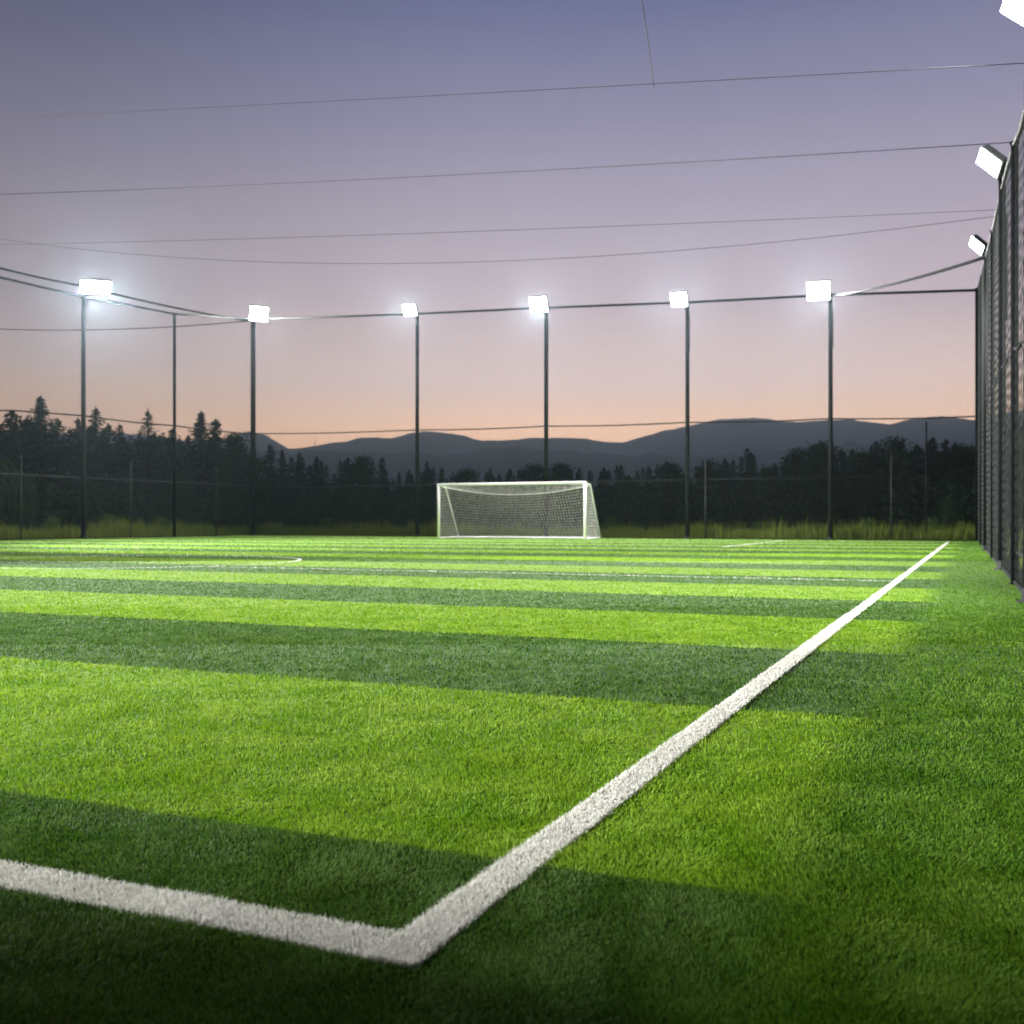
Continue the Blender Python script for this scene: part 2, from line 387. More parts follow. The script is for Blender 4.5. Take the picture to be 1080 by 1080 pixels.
# ------------------------------------------------------------------ masts with floodlights
def P3(p, z): return np.array([p[0], p[1], z])
def mast(name_label, base, h, r, head, n, a_dir, size, power, spot_deg, aim, group, blend=.6):
    """head: centre of the lamp; n: face normal; a_dir: direction of its long edge; size: (long, short)"""
    root = empty('floodlight_mast', (base[0], base[1], 0))
    tag(root, name_label, 'floodlight', group)
    g = G(); g.tube([P3(base, 0), P3(base, h*.5), P3(base, h)], [r, r*.92, r*.84], 14)
    g.build('pole', M['matte' if r < .07 else 'steel'], root, True)
    g = G(); g.tube([P3(base, -.01), P3(base, .02)], r*1.9, 14); g.tube([P3(base, .02), P3(base, .14)], [r*1.3, r*1.05], 14)
    g.build('base_plate', M['steel'], root)
    n = np.array(n, float); n /= np.linalg.norm(n); a = np.array(a_dir, float); a -= n*np.dot(a, n); a /= np.linalg.norm(a); b = np.cross(n, a)
    c = np.array(head, float); th = .055+.06*size[1]
    hs = G(); hs.box(c - n*th, a*size[0]/2, n*th, b*size[1]/2, bev=.03)
    for k in range(-3, 4):                                     # cooling fins on the back
        hs.box(c - n*(2*th+.018) + a*size[0]*k/8.2, a*.008, n*.022, b*size[1]*.38)
    ho = hs.build('lamp_housing', M['housing'], root)
    ln = G(); ln.box(c + n*.006, a*(size[0]/2-.025), n*.006, b*(size[1]/2-.025)); ln.build('lamp_lens', M['led'], ho)
    top = P3(base, h-.12); back = c - n*(2*th)
    g = G(); g.tube([top, top*.5+back*.5 + np.array([0,0,-.03]), back], .03, 8)
    for s in (-1, 1):
        g.tube([back - n*.05, back - n*.05 + a*s*(size[0]/2+.02), c - n*th + a*s*(size[0]/2+.02)], .014, 6)
    g.build('bracket', M['steel'], root, True)
    g = G(); g.tube([back, back*.5+top*.5+np.array([0,0,-.2]), P3(base, h-.6)+np.array([r*.9,-r*.6,0]), P3(base, h-2.2)+np.array([r*.9,-r*.6,0])], .012, 6)
    g.build('power_cable', M['cord'], root, True)
    ld = bpy.data.lights.new('floodlight', 'SPOT'); ld.energy = power; ld.spot_size = math.radians(spot_deg); ld.spot_blend = blend
    ld.shadow_soft_size = max(size)*.4; ld.color = (1.0, .985, .95)
    lo = bpy.data.objects.new('floodlight', ld); col.objects.link(lo); lo.parent = root
    lp = Vector(c + n*(.03+max(size)*.45)); av = Vector((aim[0], aim[1], aim[2])) - lp
    lo.location = lp - Vector((base[0], base[1], 0)); lo.rotation_euler = av.to_track_quat('-Z', 'Y').to_euler()
    return root
PX = np.array
fdir = (RC-LC)/np.linalg.norm(RC-LC)
far = []
FARP = [(267, 337, (273, 331), (1.0, .84), 'floodlight mast at the far left corner of the pitch, right of the thin unlit post', .15),
        (440, 331, (432, 327), (.72, .62), 'floodlight mast behind the goal, just left of its left post', .105),
        (576, 324.5, (568, 321), (.86, .74), 'floodlight mast rising directly behind the middle of the goal', .11),
        (725, 319, (716, 316), (.74, .66), 'floodlight mast first to the right of the goal, in front of the highest hill', .1),
        (876, 311, (863, 307), (.92, .8), 'floodlight mast on the far side nearest the right corner post, tied to a slanting cable', .1)]
GRP = 'floodlight masts around the pitch'
KW = 100.0
W_FAR = KW*72
for px, ty, hd, sz, lab, r in FARP:
    p = line_at(LC, RC, px) if px != 267 else LC
    h = hgt(p[1], ty); far.append((p, h))
    f2 = np.array([ -ST, -CT])                                  # towards the pitch
    if px == 267: f2 = f2*.75+np.array([CT, -ST])*.66          # the corner lamp looks across the pitch
    hp = p + f2*.45; Z = hp[1]; hx = (hd[0]-540)/F*Z
    nn = (f2[0], f2[1], -.55); aim = P3(p+f2*17, 0)
    mast(lab, p, h, r, (hx, Z, hgt(Z, hd[1])), nn, ((CT, -ST, -.03) if px != 267 else (-f2[1], f2[0], -.05)), sz, W_FAR*(.45 if px == 267 else 1), 150, aim, GRP)
# left side mast (in view) and three more further along the same fence, out of view on the left; the third is added as key light for the near turf
def left_pt(t): return LC - ldir*t
left_tops = []
p88 = line_at(LC, LC-ldir, 88); t88 = np.linalg.norm(LC-p88)
lf2 = np.array([CT, -ST])
hp = p88 + lf2*.45; Z = hp[1]
mast('leftmost floodlight mast, wide tilted lamp head over the left side fence', p88, hgt(p88[1], 313), .11,
     ((100.5-540)/F*Z, Z, hgt(Z, 303)), (.55, -.62, -.72), (.95, .20, -.31), (1.36, .68), KW*230, 100, P3(p88+lf2*14-ldir*8, 0), GRP)
KP = {26.5: (850, 66, P3(left_pt(26.5)+lf2*24+ldir*9, 0), .7), 40.5: (170, 60, P3(left_pt(40.5)+lf2*20+ldir*5, 0), .6), 54.5: (2350, 33, np.array([-1.5, 11.85, 0]), .22)}
for t in (26.5, 40.5, 54.5):
    p = left_pt(t); h = 10.8
    mast('floodlight mast %s on the left side fence beyond the left picture edge' % {26.5: 'first', 40.5: 'second', 54.5: 'third, added to light the near turf,'}[t], p, h, .11, P3(p+lf2*.45, h+.2), (lf2[0], lf2[1], -.6), (ldir[0], ldir[1], 0), (1.4, .74), KW*KP[t][0], KP[t][1], KP[t][2], GRP, KP[t][3])
# right side masts
def rline(Z): return np.array([RN[0] + (Z-RN[1])*rdir[0]/rdir[1], Z])
def rtop(Z): return float(np.interp(Z, [-8, 3, 10.9, 12.2, 14.06, 16.7, 20.4, 27.4, 41.4], [3.4, 4.0, 4.87, 5.2, 5.57, 6.0, 6.5, 7.6, 9.8]))
RM = [(9.9, (1078, 8), 'nearest floodlight on the right, its lamp cut by the top right corner of the picture'),
      (16.7, (1043, 171.5), 'second floodlight of the right side, white lamp high on the dark net fence'),
      (27.4, (1030, 259), 'third and lowest-hanging floodlight of the right side, beside the slanting cable')]
rn = (-.93, -.19, -.33); ra = (.17, -.30, -.34)
for Z, hd, lab in RM:
    p = rline(Z); h = rtop(Z)+.12; hz = Z-.15
    mast(lab, p, h, .062, ((hd[0]-540)/F*hz, hz, hgt(hz, hd[1])), rn, ra, (.52, .31), KW*{9.9: 25, 16.7: 16, 27.4: 55}[Z], 122, P3(p+np.array([-CT, ST])*8, 0), GRP, .3)

# ------------------------------------------------------------------ fences
def grid_net(S, cell, r, style, z0=.04):
    """S: list of (ground point, top height); returns strand ends"""
    P, Q = [], []
    for (p, h0), (q, h1) in zip(S[:-1], S[1:]):
        ln = np.linalg.norm(q-p); nx = max(2, int(ln/cell)); nyr = max(2, int(max(h0, h1)/cell))
        def pt(u, v):
            g = p+(q-p)*u; hh = h0+(h1-h0)*u; return (g[0], g[1], z0+(hh-z0)*v)
        if style == 'square':
            for i in range(nx): P.append(pt(i/nx, 0)); Q.append(pt(i/nx, 1))
            for j in range(1, nyr):
                P.append(pt(0, j/nyr)); Q.append(pt(1, j/nyr))
        else:
            ar = nx/nyr
            for s in (1, -1):
                for k in range(-nyr, nx):
                    # line u = (k + nyr*v)/nx
                    v0, v1 = max(0, -k/nyr), min(1, (nx-k)/nyr)
                    if v1 <= v0: continue
                    u0, u1 = (k+nyr*v0)/nx, (k+nyr*v1)/nx
                    if s < 0: u0, u1 = 1-u0, 1-u1
                    m = 3
                    for a in range(m):
                        f0, f1 = a/m, (a+1)/m
                        P.append(pt(u0+(u1-u0)*f0, v0+(v1-v0)*f0)); Q.append(pt(u0+(u1-u0)*f1, v0+(v1-v0)*f1))
    return P, Q
def net_fence(S, posts, label, cell, r, style, rail_r, midf, mid_r, netmat, post_r, rope=None):
    root = empty('net_fence', (S[0][0][0], S[0][0][1], 0)); tag(root, label, 'fence', 'tall net fences around the pitch')
    P, Q = grid_net(S, cell, r, style); V, T = strands(P, Q, r); mk('net', V, T, netmat, root)
    g = G(); g.tube([P3(p, h) for p, h in S], rail_r, 8); g.build('top_rail', M['steel'], root, True)
    pts = []
    for (p, h0), (q, h1) in zip(S[:-1], S[1:]):
        for u in (0, .25, .5, .75): pts.append(P3(p+(q-p)*u, (h0+(h1-h0)*u)*midf(p+(q-p)*u) - .05*math.sin(math.pi*u)))
    pts.append(P3(S[-1][0], S[-1][1]*midf(S[-1][0])))
    g = G(); g.tube(pts, mid_r, 6); g.build('middle_cable', M['cord'], root, True)
    g = G(); g.tube([P3(p, .03) for p, h in S], .02, 6); g.build('bottom_rope', M['cord'], root, True)
    for p, h in posts:
        g = G(); g.tube([P3(p, 0), P3(p, h)], post_r, 10); g.tube([P3(p, h), P3(p, h+.03)], post_r*1.25, 10)
        g.tube([P3(p, -.01), P3(p, .015)], post_r*1.5, 10); g.build('post', M['matte'], root, True)
    return root
FT = [(1031, 306), (876, 311), (725, 319), (576, 324.5), (440, 331), (267, 337)]
S = []
for px, ty in FT:
    p = RC if px == 1031 else LC if px == 267 else line_at(LC, RC, px)
    S.append((p, hgt(p[1], ty)))
midy = lambda px: float(np.interp(px, [267, 440, 576, 725, 876, 1031], [457.5, 453.5, 449.5, 445.5, 441.5, 439]))
def mf_far(p):
    px = 540+F*p[0]/p[1]; ty = float(np.interp(px, [267,440,576,725,876,1031], [337,331,324.5,319,311,306])); return hgt(p[1], midy(px))/hgt(p[1], ty)
net_fence(S, [(RC, S[0][1]+.05)], 'tall black net fence across the far side behind the white goal', .11, .0022, 'square', .055, mf_far, .03, M['netcord'], .09)
p184 = line_at(LC, LC-ldir, 184)
LS = [(LC, hgt(LC[1], 337)), (p184, hgt(p184[1], 331)), (p88, hgt(p88[1], 313)), (left_pt(26.5), 10.6), (left_pt(40.5), 10.6), (left_pt(54.5), 10.6)]
def mf_left(p):
    px = 540+F*p[0]/p[1]
    if px < 0: return .478
    return hgt(p[1], np.interp(px, [0, 88, 184, 267], [430, 438.5, 449, 457.5]))/hgt(p[1], np.interp(px, [0, 88, 184, 267], [291, 313, 331, 337]))
net_fence(LS, [(p184, LS[1][1])], 'tall black net fence along the left side with one thin unlit post', .11, .0022, 'square', .055, mf_left, .035, M['netcord'], .075)
RS = [(RC, 9.8)] + [(rline(z), rtop(z)) for z in (34.0, 29.7, 27.4, 24.4, 21.7, 19.2, 16.7, 14.6, 12.8, 11.3, 9.9, 7.6, 5.2, 2.8)]
def mf_right(p): return float(np.interp(p[1], [2.8, 10.9, 41.4], [.5, .54, .5]))
rf = net_fence(RS, [(rline(z), rtop(z)) for z in (34.0, 21.7, 12.8, 7.6, 5.2, 2.8)],
               'black net fence along the right side, seen almost edge-on', .30, .0030, 'diamond', .03, mf_right, .022, M['sidenet'], .045)
# lower, denser mesh of the right fence with its own rail
LOW = 2.0
P, Q = grid_net([(p+np.array([.035, -.015]), LOW) for p, h in RS[:-1]], .25, .0, 'square'); V, T = strands(P, Q, .0036); mk('lower_mesh', V, T, M['sidenet'], rf)
g = G(); g.tube([P3(p+np.array([.03, -.01]), .38) for p, h in RS], .022, 6); g.build('lower_rail', M['steel'], rf, True)

# chain-link fence just outside the nets
def link_fence(A, B, posts, hh, label):
    root = empty('chain_link_fence', (A[0], A[1], 0)); tag(root, label, 'fence', 'low chain-link fences outside the nets')
    P, Q = grid_net([(A, hh), (B, hh)], .16, 0, 'diamond'); V, T = strands(P, Q, .0016); mk('mesh', V, T, M['netcord'], root)
    g = G(); g.tube([P3(A, hh), P3(B, hh)], .026, 8); g.build('rail', M['zinc'], root, True)
    for p in posts:
        g = G(); g.tube([P3(p, -.02), P3(p, hh+.9)], .035, 8); g.build('post', M['zinc'], root, True)
outf = np.array([ST, CT])*.5
A, B = LC+outf-np.array([CT, -ST])*.4, RC+outf
link_fence(A, B, [line_at(A, B, px) for px in (744, 940)] , 2.62, 'thin low chain-link fence outside the far net, behind the goal')
A2 = LC-lf2*.5+outf; B2 = left_pt(54.5)-lf2*.5
link_fence(A2, B2, [line_at(A2, B2, px) for px in (22, 138, 228)], 2.75, 'thin low chain-link fence outside the left net with a pale top rail')
p = line_at(RC+outf*8, LC+outf*8, 977)
g = G(); g.tube([P3(p, 0), P3(p, 5.1)], [.05, .035], 8)
tag(g.build('thin_pole', M['steel'], None, True), 'thin pole among the trees near the right corner of the pitch', 'pole')

# ------------------------------------------------------------------ overhead cables
def sagline(a, b, sag, n=24):
    a, b = np.array(a, float), np.array(b, float); out = []
    for i in range(n+1):
        u = i/n; q = a+(b-a)*u; q[2] -= sag*4*u*(1-u); out.append(q)
    return out
def cable(label, pts, r, mat=None, grp='cables strung over the pitch'):
    g = G(); g.tube(pts, r, 6); o = g.build('overhead_cable', mat or M['wire'], None, True); tag(o, label, 'cable', grp)
def cross_cable(label, yR, yL, sag, r):
    """from the right fence across to the left fence, passing the left picture edge at row yL"""
    # right end: on the right fence top line where it projects to row yR
    Zs = np.linspace(9, 41, 300); k = min(Zs, key=lambda z: abs((HZ-(rtop(z)-CH)/z*F)-yR)); a = rline(k); ha = rtop(k)
    d = np.array([-CT, ST]); q = line_at(a, a+d, 0); hq = hgt(q[1], yL)
    t = np.linalg.norm(q-a); tot = 38; b = a+d*tot; hb = ha+(hq+sag*4*(t/tot)*(1-t/tot)-ha)*tot/t
    cable(label, sagline(P3(a, ha), P3(b, hb), sag), r)
cross_cable('highest of the faint cables crossing the sky, reaching the right edge below the corner lamp', 56, 124, .12, .0035)
cross_cable('darkest cable crossing the upper sky towards the second right lamp', 150, 205, .3, .005)
cross_cable('faint cable crossing the sky above the far lamps, nearly level', 221, 258, .18, .0045)
cross_cable('sagging faint cable running just above the far floodlights', 228, 252, 1.75, .0055)
a = line_at(RN, RC, 1049)
# short hanging cord near the top of the picture
cz = 13.0
cable('short cord hanging from above the top of the picture', [P3(((676-540)/F*cz, cz), hgt(cz, -60)), P3(((677-540)/F*cz, cz), hgt(cz, 0)), P3(((683-540)/F*cz, cz), hgt(cz, 40)), P3(((690-540)/F*cz, cz), hgt(cz, 92))], .006)
p6, h6 = far[4]; pB = rline(27.4)
cable('thick cable slanting from the far right mast up to the third right side lamp', sagline(P3(p6, h6-.05), P3(pB, hgt(27.4, 271)), .12), .045, M['cord'])
cable('thick upper cable along the left fence joining the corner mast to the leftmost mast', sagline(P3(LC, h0c := far[0][1]-.1), P3(p88, hgt(p88[1], 302)), .12) + sagline(P3(p88, hgt(p88[1], 302)), P3(left_pt(26.5), 11.6), .3)[1:], .05, M['cord'])
q = line_at(LC+outf*.2, LC+outf*.2-lf2, 0)
cable('thin level cable running left from the far left corner mast', sagline(P3(LC, hgt(LC[1], 338)), P3(q, hgt(q[1], 347)), .25), .03, M['cord'])

# ------------------------------------------------------------------ goal
gR = gp(617, 569.0); DG, LR_ = DL(*gR); LL_ = LR_-6.95; GH = 2.40
root = empty('football_goal', (gR[0], gR[1], 0), TH*-1)
tag(root, 'white football goal with sagging net in front of the far fence', 'goal')
def gq(d, l, z): x, y = XY(DG+d, l); return (x, y, z)
for l in (LL_, LR_):
    g = G(); g.tube([gq(0, l, 0), gq(0, l, GH)], .06, 14); g.build('goal_post', M['white'], root, True)
g = G(); g.tube([gq(0, LL_-.06, GH), gq(0, LR_+.06, GH)], .06, 14); g.build('crossbar', M['white'], root, True)
for l in (LL_, LR_):
    g = G(); g.tube([gq(0, l, GH-.02), gq(.62, l, GH-.06), gq(.70, l, GH-.12), gq(2.0, l, .05)], .032, 10); g.build('stanchion', M['white'], root, True)
g = G(); g.tube([gq(0, LL_, .04), gq(2.0, LL_, .04), gq(2.0, LR_, .04), gq(0, LR_, .04)], .035, 10); g.build('ground_frame', M['white'], root, True)
def sagr(u): return -.36*4*u*(1-u)
rope = [gq(.66, LL_+(LR_-LL_)*i/30, GH-.1+sagr(i/30)) for i in range(31)]
g = G(); g.tube(rope, .016, 6); g.build('net_rope', M['goalnet'], root, True)
P, Q = [], []
nc, nr_, nt_ = 52, 17, 6
grid = []
for i in range(nc+1):
    u = i/nc; l = LL_+(LR_-LL_)*u; rowp = []
    for j in range(nt_+1):
        v = j/nt_; rowp.append(gq(.66*v, l, GH-.03-.07*v+sagr(u)*v - .03*math.sin(math.pi*v)))
    for j in range(1, nr_+1):
        v = j/nr_; z1 = GH-.1+sagr(u); z = z1+(.05-z1)*v
        dd = .66+(2.0-.66)*v + .10*math.sin(math.pi*v)*math.sin(7*u+2*v) ; rowp.append(gq(dd, l + .02*math.sin(5*v+9*u), z))
    grid.append(rowp)
for i in range(nc+1):
    for j in range(len(grid[0])-1): P.append(grid[i][j]); Q.append(grid[i][j+1])
for j in range(1, len(grid[0])):
    for i in range(nc): P.append(grid[i][j]); Q.append(grid[i+1][j])
for l in (LL_, LR_):
    for j in range(0, 18):
        z = .05+(GH-.1)*j/18; dmax = 2.0-(2.0-.68)*(z-.05)/(GH-.17)
        P.append(gq(0, l, z)); Q.append(gq(min(dmax, 2.0), l, z))
    for j in range(1, 15):
        d = 2.0*j/15; zmax = GH-.08 if d < .68 else .05+(GH-.17)*(2.0-d)/(2.0-.68)
        P.append(gq(d, l, .05)); Q.append(gq(d, l, zmax))
V, T = strands(P, Q, .0040); mk('net', V, T, M['goalnet'], root)

# ------------------------------------------------------------------ vegetation
def leafquads(C, N, S, asp=.55):
    """C centres, N long directions, S sizes -> diamonds"""
    n = len(C); r = NP.normal(size=(n, 3)); a = N/np.linalg.norm(N, axis=1, keepdims=True)
    b = np.cross(a, r); b /= np.linalg.norm(b, axis=1, keepdims=True)+1e-9
    s = S[:, None]
    V = np.stack([C-a*s, C+b*s*asp, C+a*s, C-b*s*asp], 1).reshape(-1, 3)
    return V, (np.arange(n)[:, None]*4+np.arange(4)[None]), np.repeat(NP.random(n), 4)
def conifer_geo(seed, H, R, dens=1.0, gap=.0, taper=1.0):
    r = random.Random(seed); C, N, S = [], [], []
    z = H*.10; bra = []
    while z < H*.985:
        f = 1-(z-H*.08)/(H*.92); L = R*(f**taper)*r.uniform(.7, 1.12)+.06
        nb = max(4, int(7*(.5+f)*dens))
        a0 = r.random()*6.28
        for k in range(nb):
            if r.random() < gap: continue
            a = a0+6.283*k/nb+r.uniform(-.3, .3); l = L*r.uniform(.6, 1.15)
            droop = r.uniform(.10, .45)*(1 if f > .25 else -.6)
            bra.append((z, a, l, droop))
            ns = max(4, int(l/.12*dens))
            for q in range(ns):
                u = (q+.5)/ns; x = l*u
                zz = z - droop*x + .12*x*x/max(l, .1)
                for w_ in range(2):
                    wdt = .28*l*(1-u*.8)*r.uniform(-1, 1)
                    C.append((math.cos(a)*x-math.sin(a)*wdt, math.sin(a)*x+math.cos(a)*wdt, zz+r.uniform(-.09, .05)))
                    N.append((math.cos(a+wdt), math.sin(a+wdt), -.35+r.uniform(-.3, .3))); S.append(r.uniform(.07, .15))
        z += max(.12, H*.022*(.6+f*.7))*r.uniform(.8, 1.2)
    for k in range(14): C.append((r.uniform(-.03,.03), r.uniform(-.03,.03), H-.45+.035*k)); N.append((0, 0, 1)); S.append(.09)
    V, T, A = leafquads(np.array(C), np.array(N), np.array(S), .42)
    return V, T, A, bra
def broad_geo(seed, H, R, nclump=60, per=46, low=.15, leaf=.10):
    r = random.Random(seed); g = np.random.default_rng(seed); C = []
    cl_ = []
    for k in range(nclump):
        z = H*(low+(1-low)*r.random()**.8); f = (z/H-low)/(1-low)
        w_ = R*math.sqrt(max(.012, (1-f)*(.5+1.5*f)))
        a = r.random()*6.28; d = w_*math.sqrt(r.random()); c = (math.cos(a)*d, math.sin(a)*d, z*.97)
        cl_.append(c); s = r.uniform(.14, .30)*min(R, 1.8)/1.3
        C.append(np.array(c)+g.normal(size=(per, 3))*np.array([s, s, s*.7]))
    C = np.concatenate(C); C = C[C[:, 2] > .05]
    V, T, A = leafquads(C, g.normal(size=C.shape), g.uniform(.5, 1.2, len(C))*leaf, .6)
    return V, T, A, cl_
def trunk_geo(H, bra, kind):
    g = G(); rb = .02*H+.03
    g.tube([(0,0,-.05), (0,0,H*.35), (.02,.01,H*.7), (0,0,H*.98)] if kind == 'c' else [(0,0,-.05), (.05,.02,H*.3), (.02,-.04,H*.6), (0,0,H*.88)], [rb, rb*.75, rb*.42, .012], 8)
    if kind == 'c':
        for z, a, l, dr in bra[::5]: g.tube([(0,0,z), (math.cos(a)*l*.8, math.sin(a)*l*.8, z-dr*l*.8+.06*l)], [.02, .006], 4)
    else:
        for c in bra[::4]: g.tube([(0, 0, max(.1, c[2]*.55)), (c[0]*.5, c[1]*.5, c[2]*.8), c], [.045, .028, .01], 5)
    return g
kinds = {}
for k, (H, R, de, gp_, tp) in enumerate([(9.0, 2.9, 1.0, .05, .95), (8.5, 2.4, 1.1, .12, .88), (9.5, 3.2, .95, .08, .95), (8.0, 2.1, 1.05, .2, .85), (9.0, 3.0, 1.1, .03, .85)]):
    V, T, A, bra = conifer_geo(50+k, H, R, de, gp_, tp); kinds['c%d' % k] = (V, T, A, trunk_geo(H, bra, 'c'), H)
for k, (H, R, nc_, low) in enumerate([(6.5, 1.9, 90, .1), (7.0, 1.5, 75, .12), (6.0, 2.2, 100, .08), (5.5, 1.6, 60, .18)]):
    V, T, A, bra = broad_geo(80+k, H, R, nc_, 50, low, .12); kinds['b%d' % k] = (V, T, A, trunk_geo(H, bra, 'b'), H)
for k, (H, R, nc_) in enumerate([(1.6, .8, 34), (2.2, .9, 40), (1.1, .8, 24)]):
    V, T, A, bra = broad_geo(120+k, H, R, nc_, 36, .02, .065); kinds['s%d' % k] = (V, T, A, None, H)
protos = {}
def plant(kind, loc, h, wide, rz, label, cat, name, group):
    V, T, A, tg, H = kinds[kind]
    if kind not in protos:
        mt = M['needles'] if kind[0] == 'c' else M['leaves'] if kind[0] == 'b' else M['bush']
        root = empty(name, (0, 0, 0))
        if kind[0] == 's':
            col.objects.unlink(root); bpy.data.objects.remove(root)
            root = mk(name, V, T, mt, None, attrs={'rnd': A})
        else:
            mk('crown', V, T, mt, root, attrs={'rnd': A}); tg.build('trunk', M['bark'], root, True)
        protos[kind] = [root, False]
    src, used = protos[kind]
    if used:
        o = src.copy(); o.name = name; col.objects.link(o)
        for ch in src.children:
            c = ch.copy(); col.objects.link(c); c.parent = o
    else: o = src; protos[kind][1] = True
    s = h/H; o.location = loc; o.rotation_euler = (0, 0, rz); o.scale = (s*wide, s*wide, s)
    for k_ in ('label', 'category', 'group'):
        if k_ in o: del o[k_]
    tag(o, label, cat, group); return o
def fenceY(px):                                   # depth of the fence seen at column px
    if px < 267: return line_at(LC, LC-ldir, px)[1]
    if px > 1031: return 41.4
    return line_at(LC, RC, px)[1]
GT = 'trees beyond the fences'
T_ = [ # px, top row, kind, extra distance behind the fence, width, label
 (-14,425,'c2',20,1.1,'dark spruce at the very left edge of the picture, partly cut off'),
 (12,432,'c3',21,1.0,'slim spruce top left of the tallest left spruce'),
 (43,417,'c0',20,1.05,'tallest dark spruce near the left edge, rising above the middle cable'),
 (27,441,'b1',25,1.1,'rounded dark tree between the two leftmost spruce tops'),
 (61,441,'c1',18,1.1,'spruce leaning on the right side of the tallest left spruce'),
 (82,441,'c3',23,1.1,'narrow spruce just left of the leftmost floodlight mast'),
 (101,429,'c0',20,.95,'pointed spruce just right of the leftmost floodlight mast'),
 (114,446,'c1',24,1.15,'ragged spruce shoulder right of the pointed spruce'),
 (126,447,'c4',19,.85,'short full spruce between the leftmost mast and the lone pointed spruce'),
 (140,462,'b0',24,1.0,'low dark tree left of the lone pointed spruce'),
 (156,431,'c2',21,.8,'lone pointed spruce standing clear left of the thin unlit post'),
 (171,462,'b3',22,1.0,'low leafy tree touching the thin unlit post on its left'),
 (181,452,'c3',20,1.0,'thin spruce directly behind the thin unlit post'),
 (199,458,'c1',25,1.0,'half-hidden spruce between the unlit post and the forked pair'),
 (212,433,'c0',20,.95,'taller spruce of the forked pair left of the far left corner mast'),
 (227,442,'c3',21,1.15,'shorter open spruce of the forked pair left of the corner mast'),
 (248,458,'b1',20,.85,'pale green leafy tree just left of the far left corner mast'),
 (268,480,'b0',16,.7,'dark low tree behind the foot of the far left corner mast'),
 (285,468,'c4',18,.85,'full spruce just right of the far left corner mast'),
 (316,477,'c0',20,.95,'spruce right of the corner mast, standing before the low saddle of the hills'),
 (334,480,'c2',19,.85,'broad spruce second right of the corner mast gap'),
 (359,485,'c1',20,.9,'left one of twin spruces midway between corner mast and goal'),
 (367,482,'c3',22,1.0,'right one of twin spruces midway between corner mast and goal'),
 (382,481,'b1',20,1.1,'broad rounded tree between the twin spruces and the slim spire'),
 (403,482,'c3',18,.9,'slim spruce spire left of the mast beside the goal'),
 (421,497,'c1',20,.7,'small treetop left of the mast beside the goal'),
 (431,494,'c1',22,.8,'spruce touching the mast beside the goal on its left'),
 (450,485,'c0',19,.8,'pointed spruce between the mast and the left goal post'),
 (466,493,'c3',22,.9,'small spruce straight above the left goal post'),
 (493,495,'b2',26,.9,'low round treetop above the left part of the crossbar'),
 (517,493,'c4',28,.7,'small spruce top above the left half of the goal'),
 (538,493,'c1',27,.8,'narrow spruce top left of the mast behind the goal'),
 (565,490,'b2',28,1.0,'wide treetop just left of the mast behind the goal'),
 (592,489,'b1',27,1.1,'wide treetop just right of the mast behind the goal'),
 (611,493,'c4',27,.8,'small spruce top above the right goal post'),
 (637,492,'c4',24,.8,'dark treetop just right of the goal'),
 (655,489,'c1',24,.9,'spruce top behind the pale green tree right of the goal'),
 (684,490,'c0',23,.8,'spruce top at the right end of the pale green tree'),
 (706,488,'b2',21,.9,'rounded treetop left of the first mast right of the goal'),
 (735,491,'c3',20,.9,'dark treetop right beside the first mast right of the goal'),
 (748,485,'b1',20,.9,'leafy treetop between that mast and the hill-front spruce'),
 (764,482,'c1',21,.9,'small spruce left of the tall hill-front spruce'),
 (788,471,'c2',20,.9,'tall broad spruce standing out before the highest hill'),
 (812,490,'b0',20,.8,'lower leafy tree right of the tall broad spruce'),
 (840,473,'b1',18,1.0,'round-topped tree left of the far right mast'),
 (858,474,'c4',20,.7,'spruce close to the far right mast on its left'),
 (867,468,'b3',19,1.0,'open leafy treetop directly behind the far right mast'),
 (888,472,'c1',19,.9,'spruce just right of the far right mast'),
 (908,474,'b0',18,.9,'rounded tree second right of the far right mast'),
 (924,465,'c3',18,1.0,'slender spruce midway between far right mast and corner post'),
 (943,462,'b1',18,1.0,'tall rounded tree right of the slender spruce on the right side'),
 (966,468,'c1',17,.9,'spruce just left of the thin pole among the trees'),
 (984,460,'c0',17,.9,'spruce just right of the thin pole among the trees'),
 (998,463,'c3',18,1.1,'slim spruce second right of the thin pole'),
 (1013,470,'b2',17,.8,'wide dark tree left of the far right corner post'),
 (1030,471,'b1',18,1.0,'dark tree directly behind the far right corner post'),
 (1052,462,'b0',16,1.0,'dark tree seen through the right side net'),
 (1078,450,'c4',15,1.0,'dark spruce at the right edge seen through the right side net')]
for i, (px, ty, kd, ex, wd_, lab) in enumerate(T_):
    Y = fenceY(px)+ex; h = hgt(Y, ty)
    plant(kd, ((px-540)/F*Y, Y, -.03), h, wd_*(1.15 if kd[0] == 'b' else 1.35), rnd.random()*6.28, lab, 'tree', 'spruce_tree' if kd[0] == 'c' else 'leafy_tree', GT)
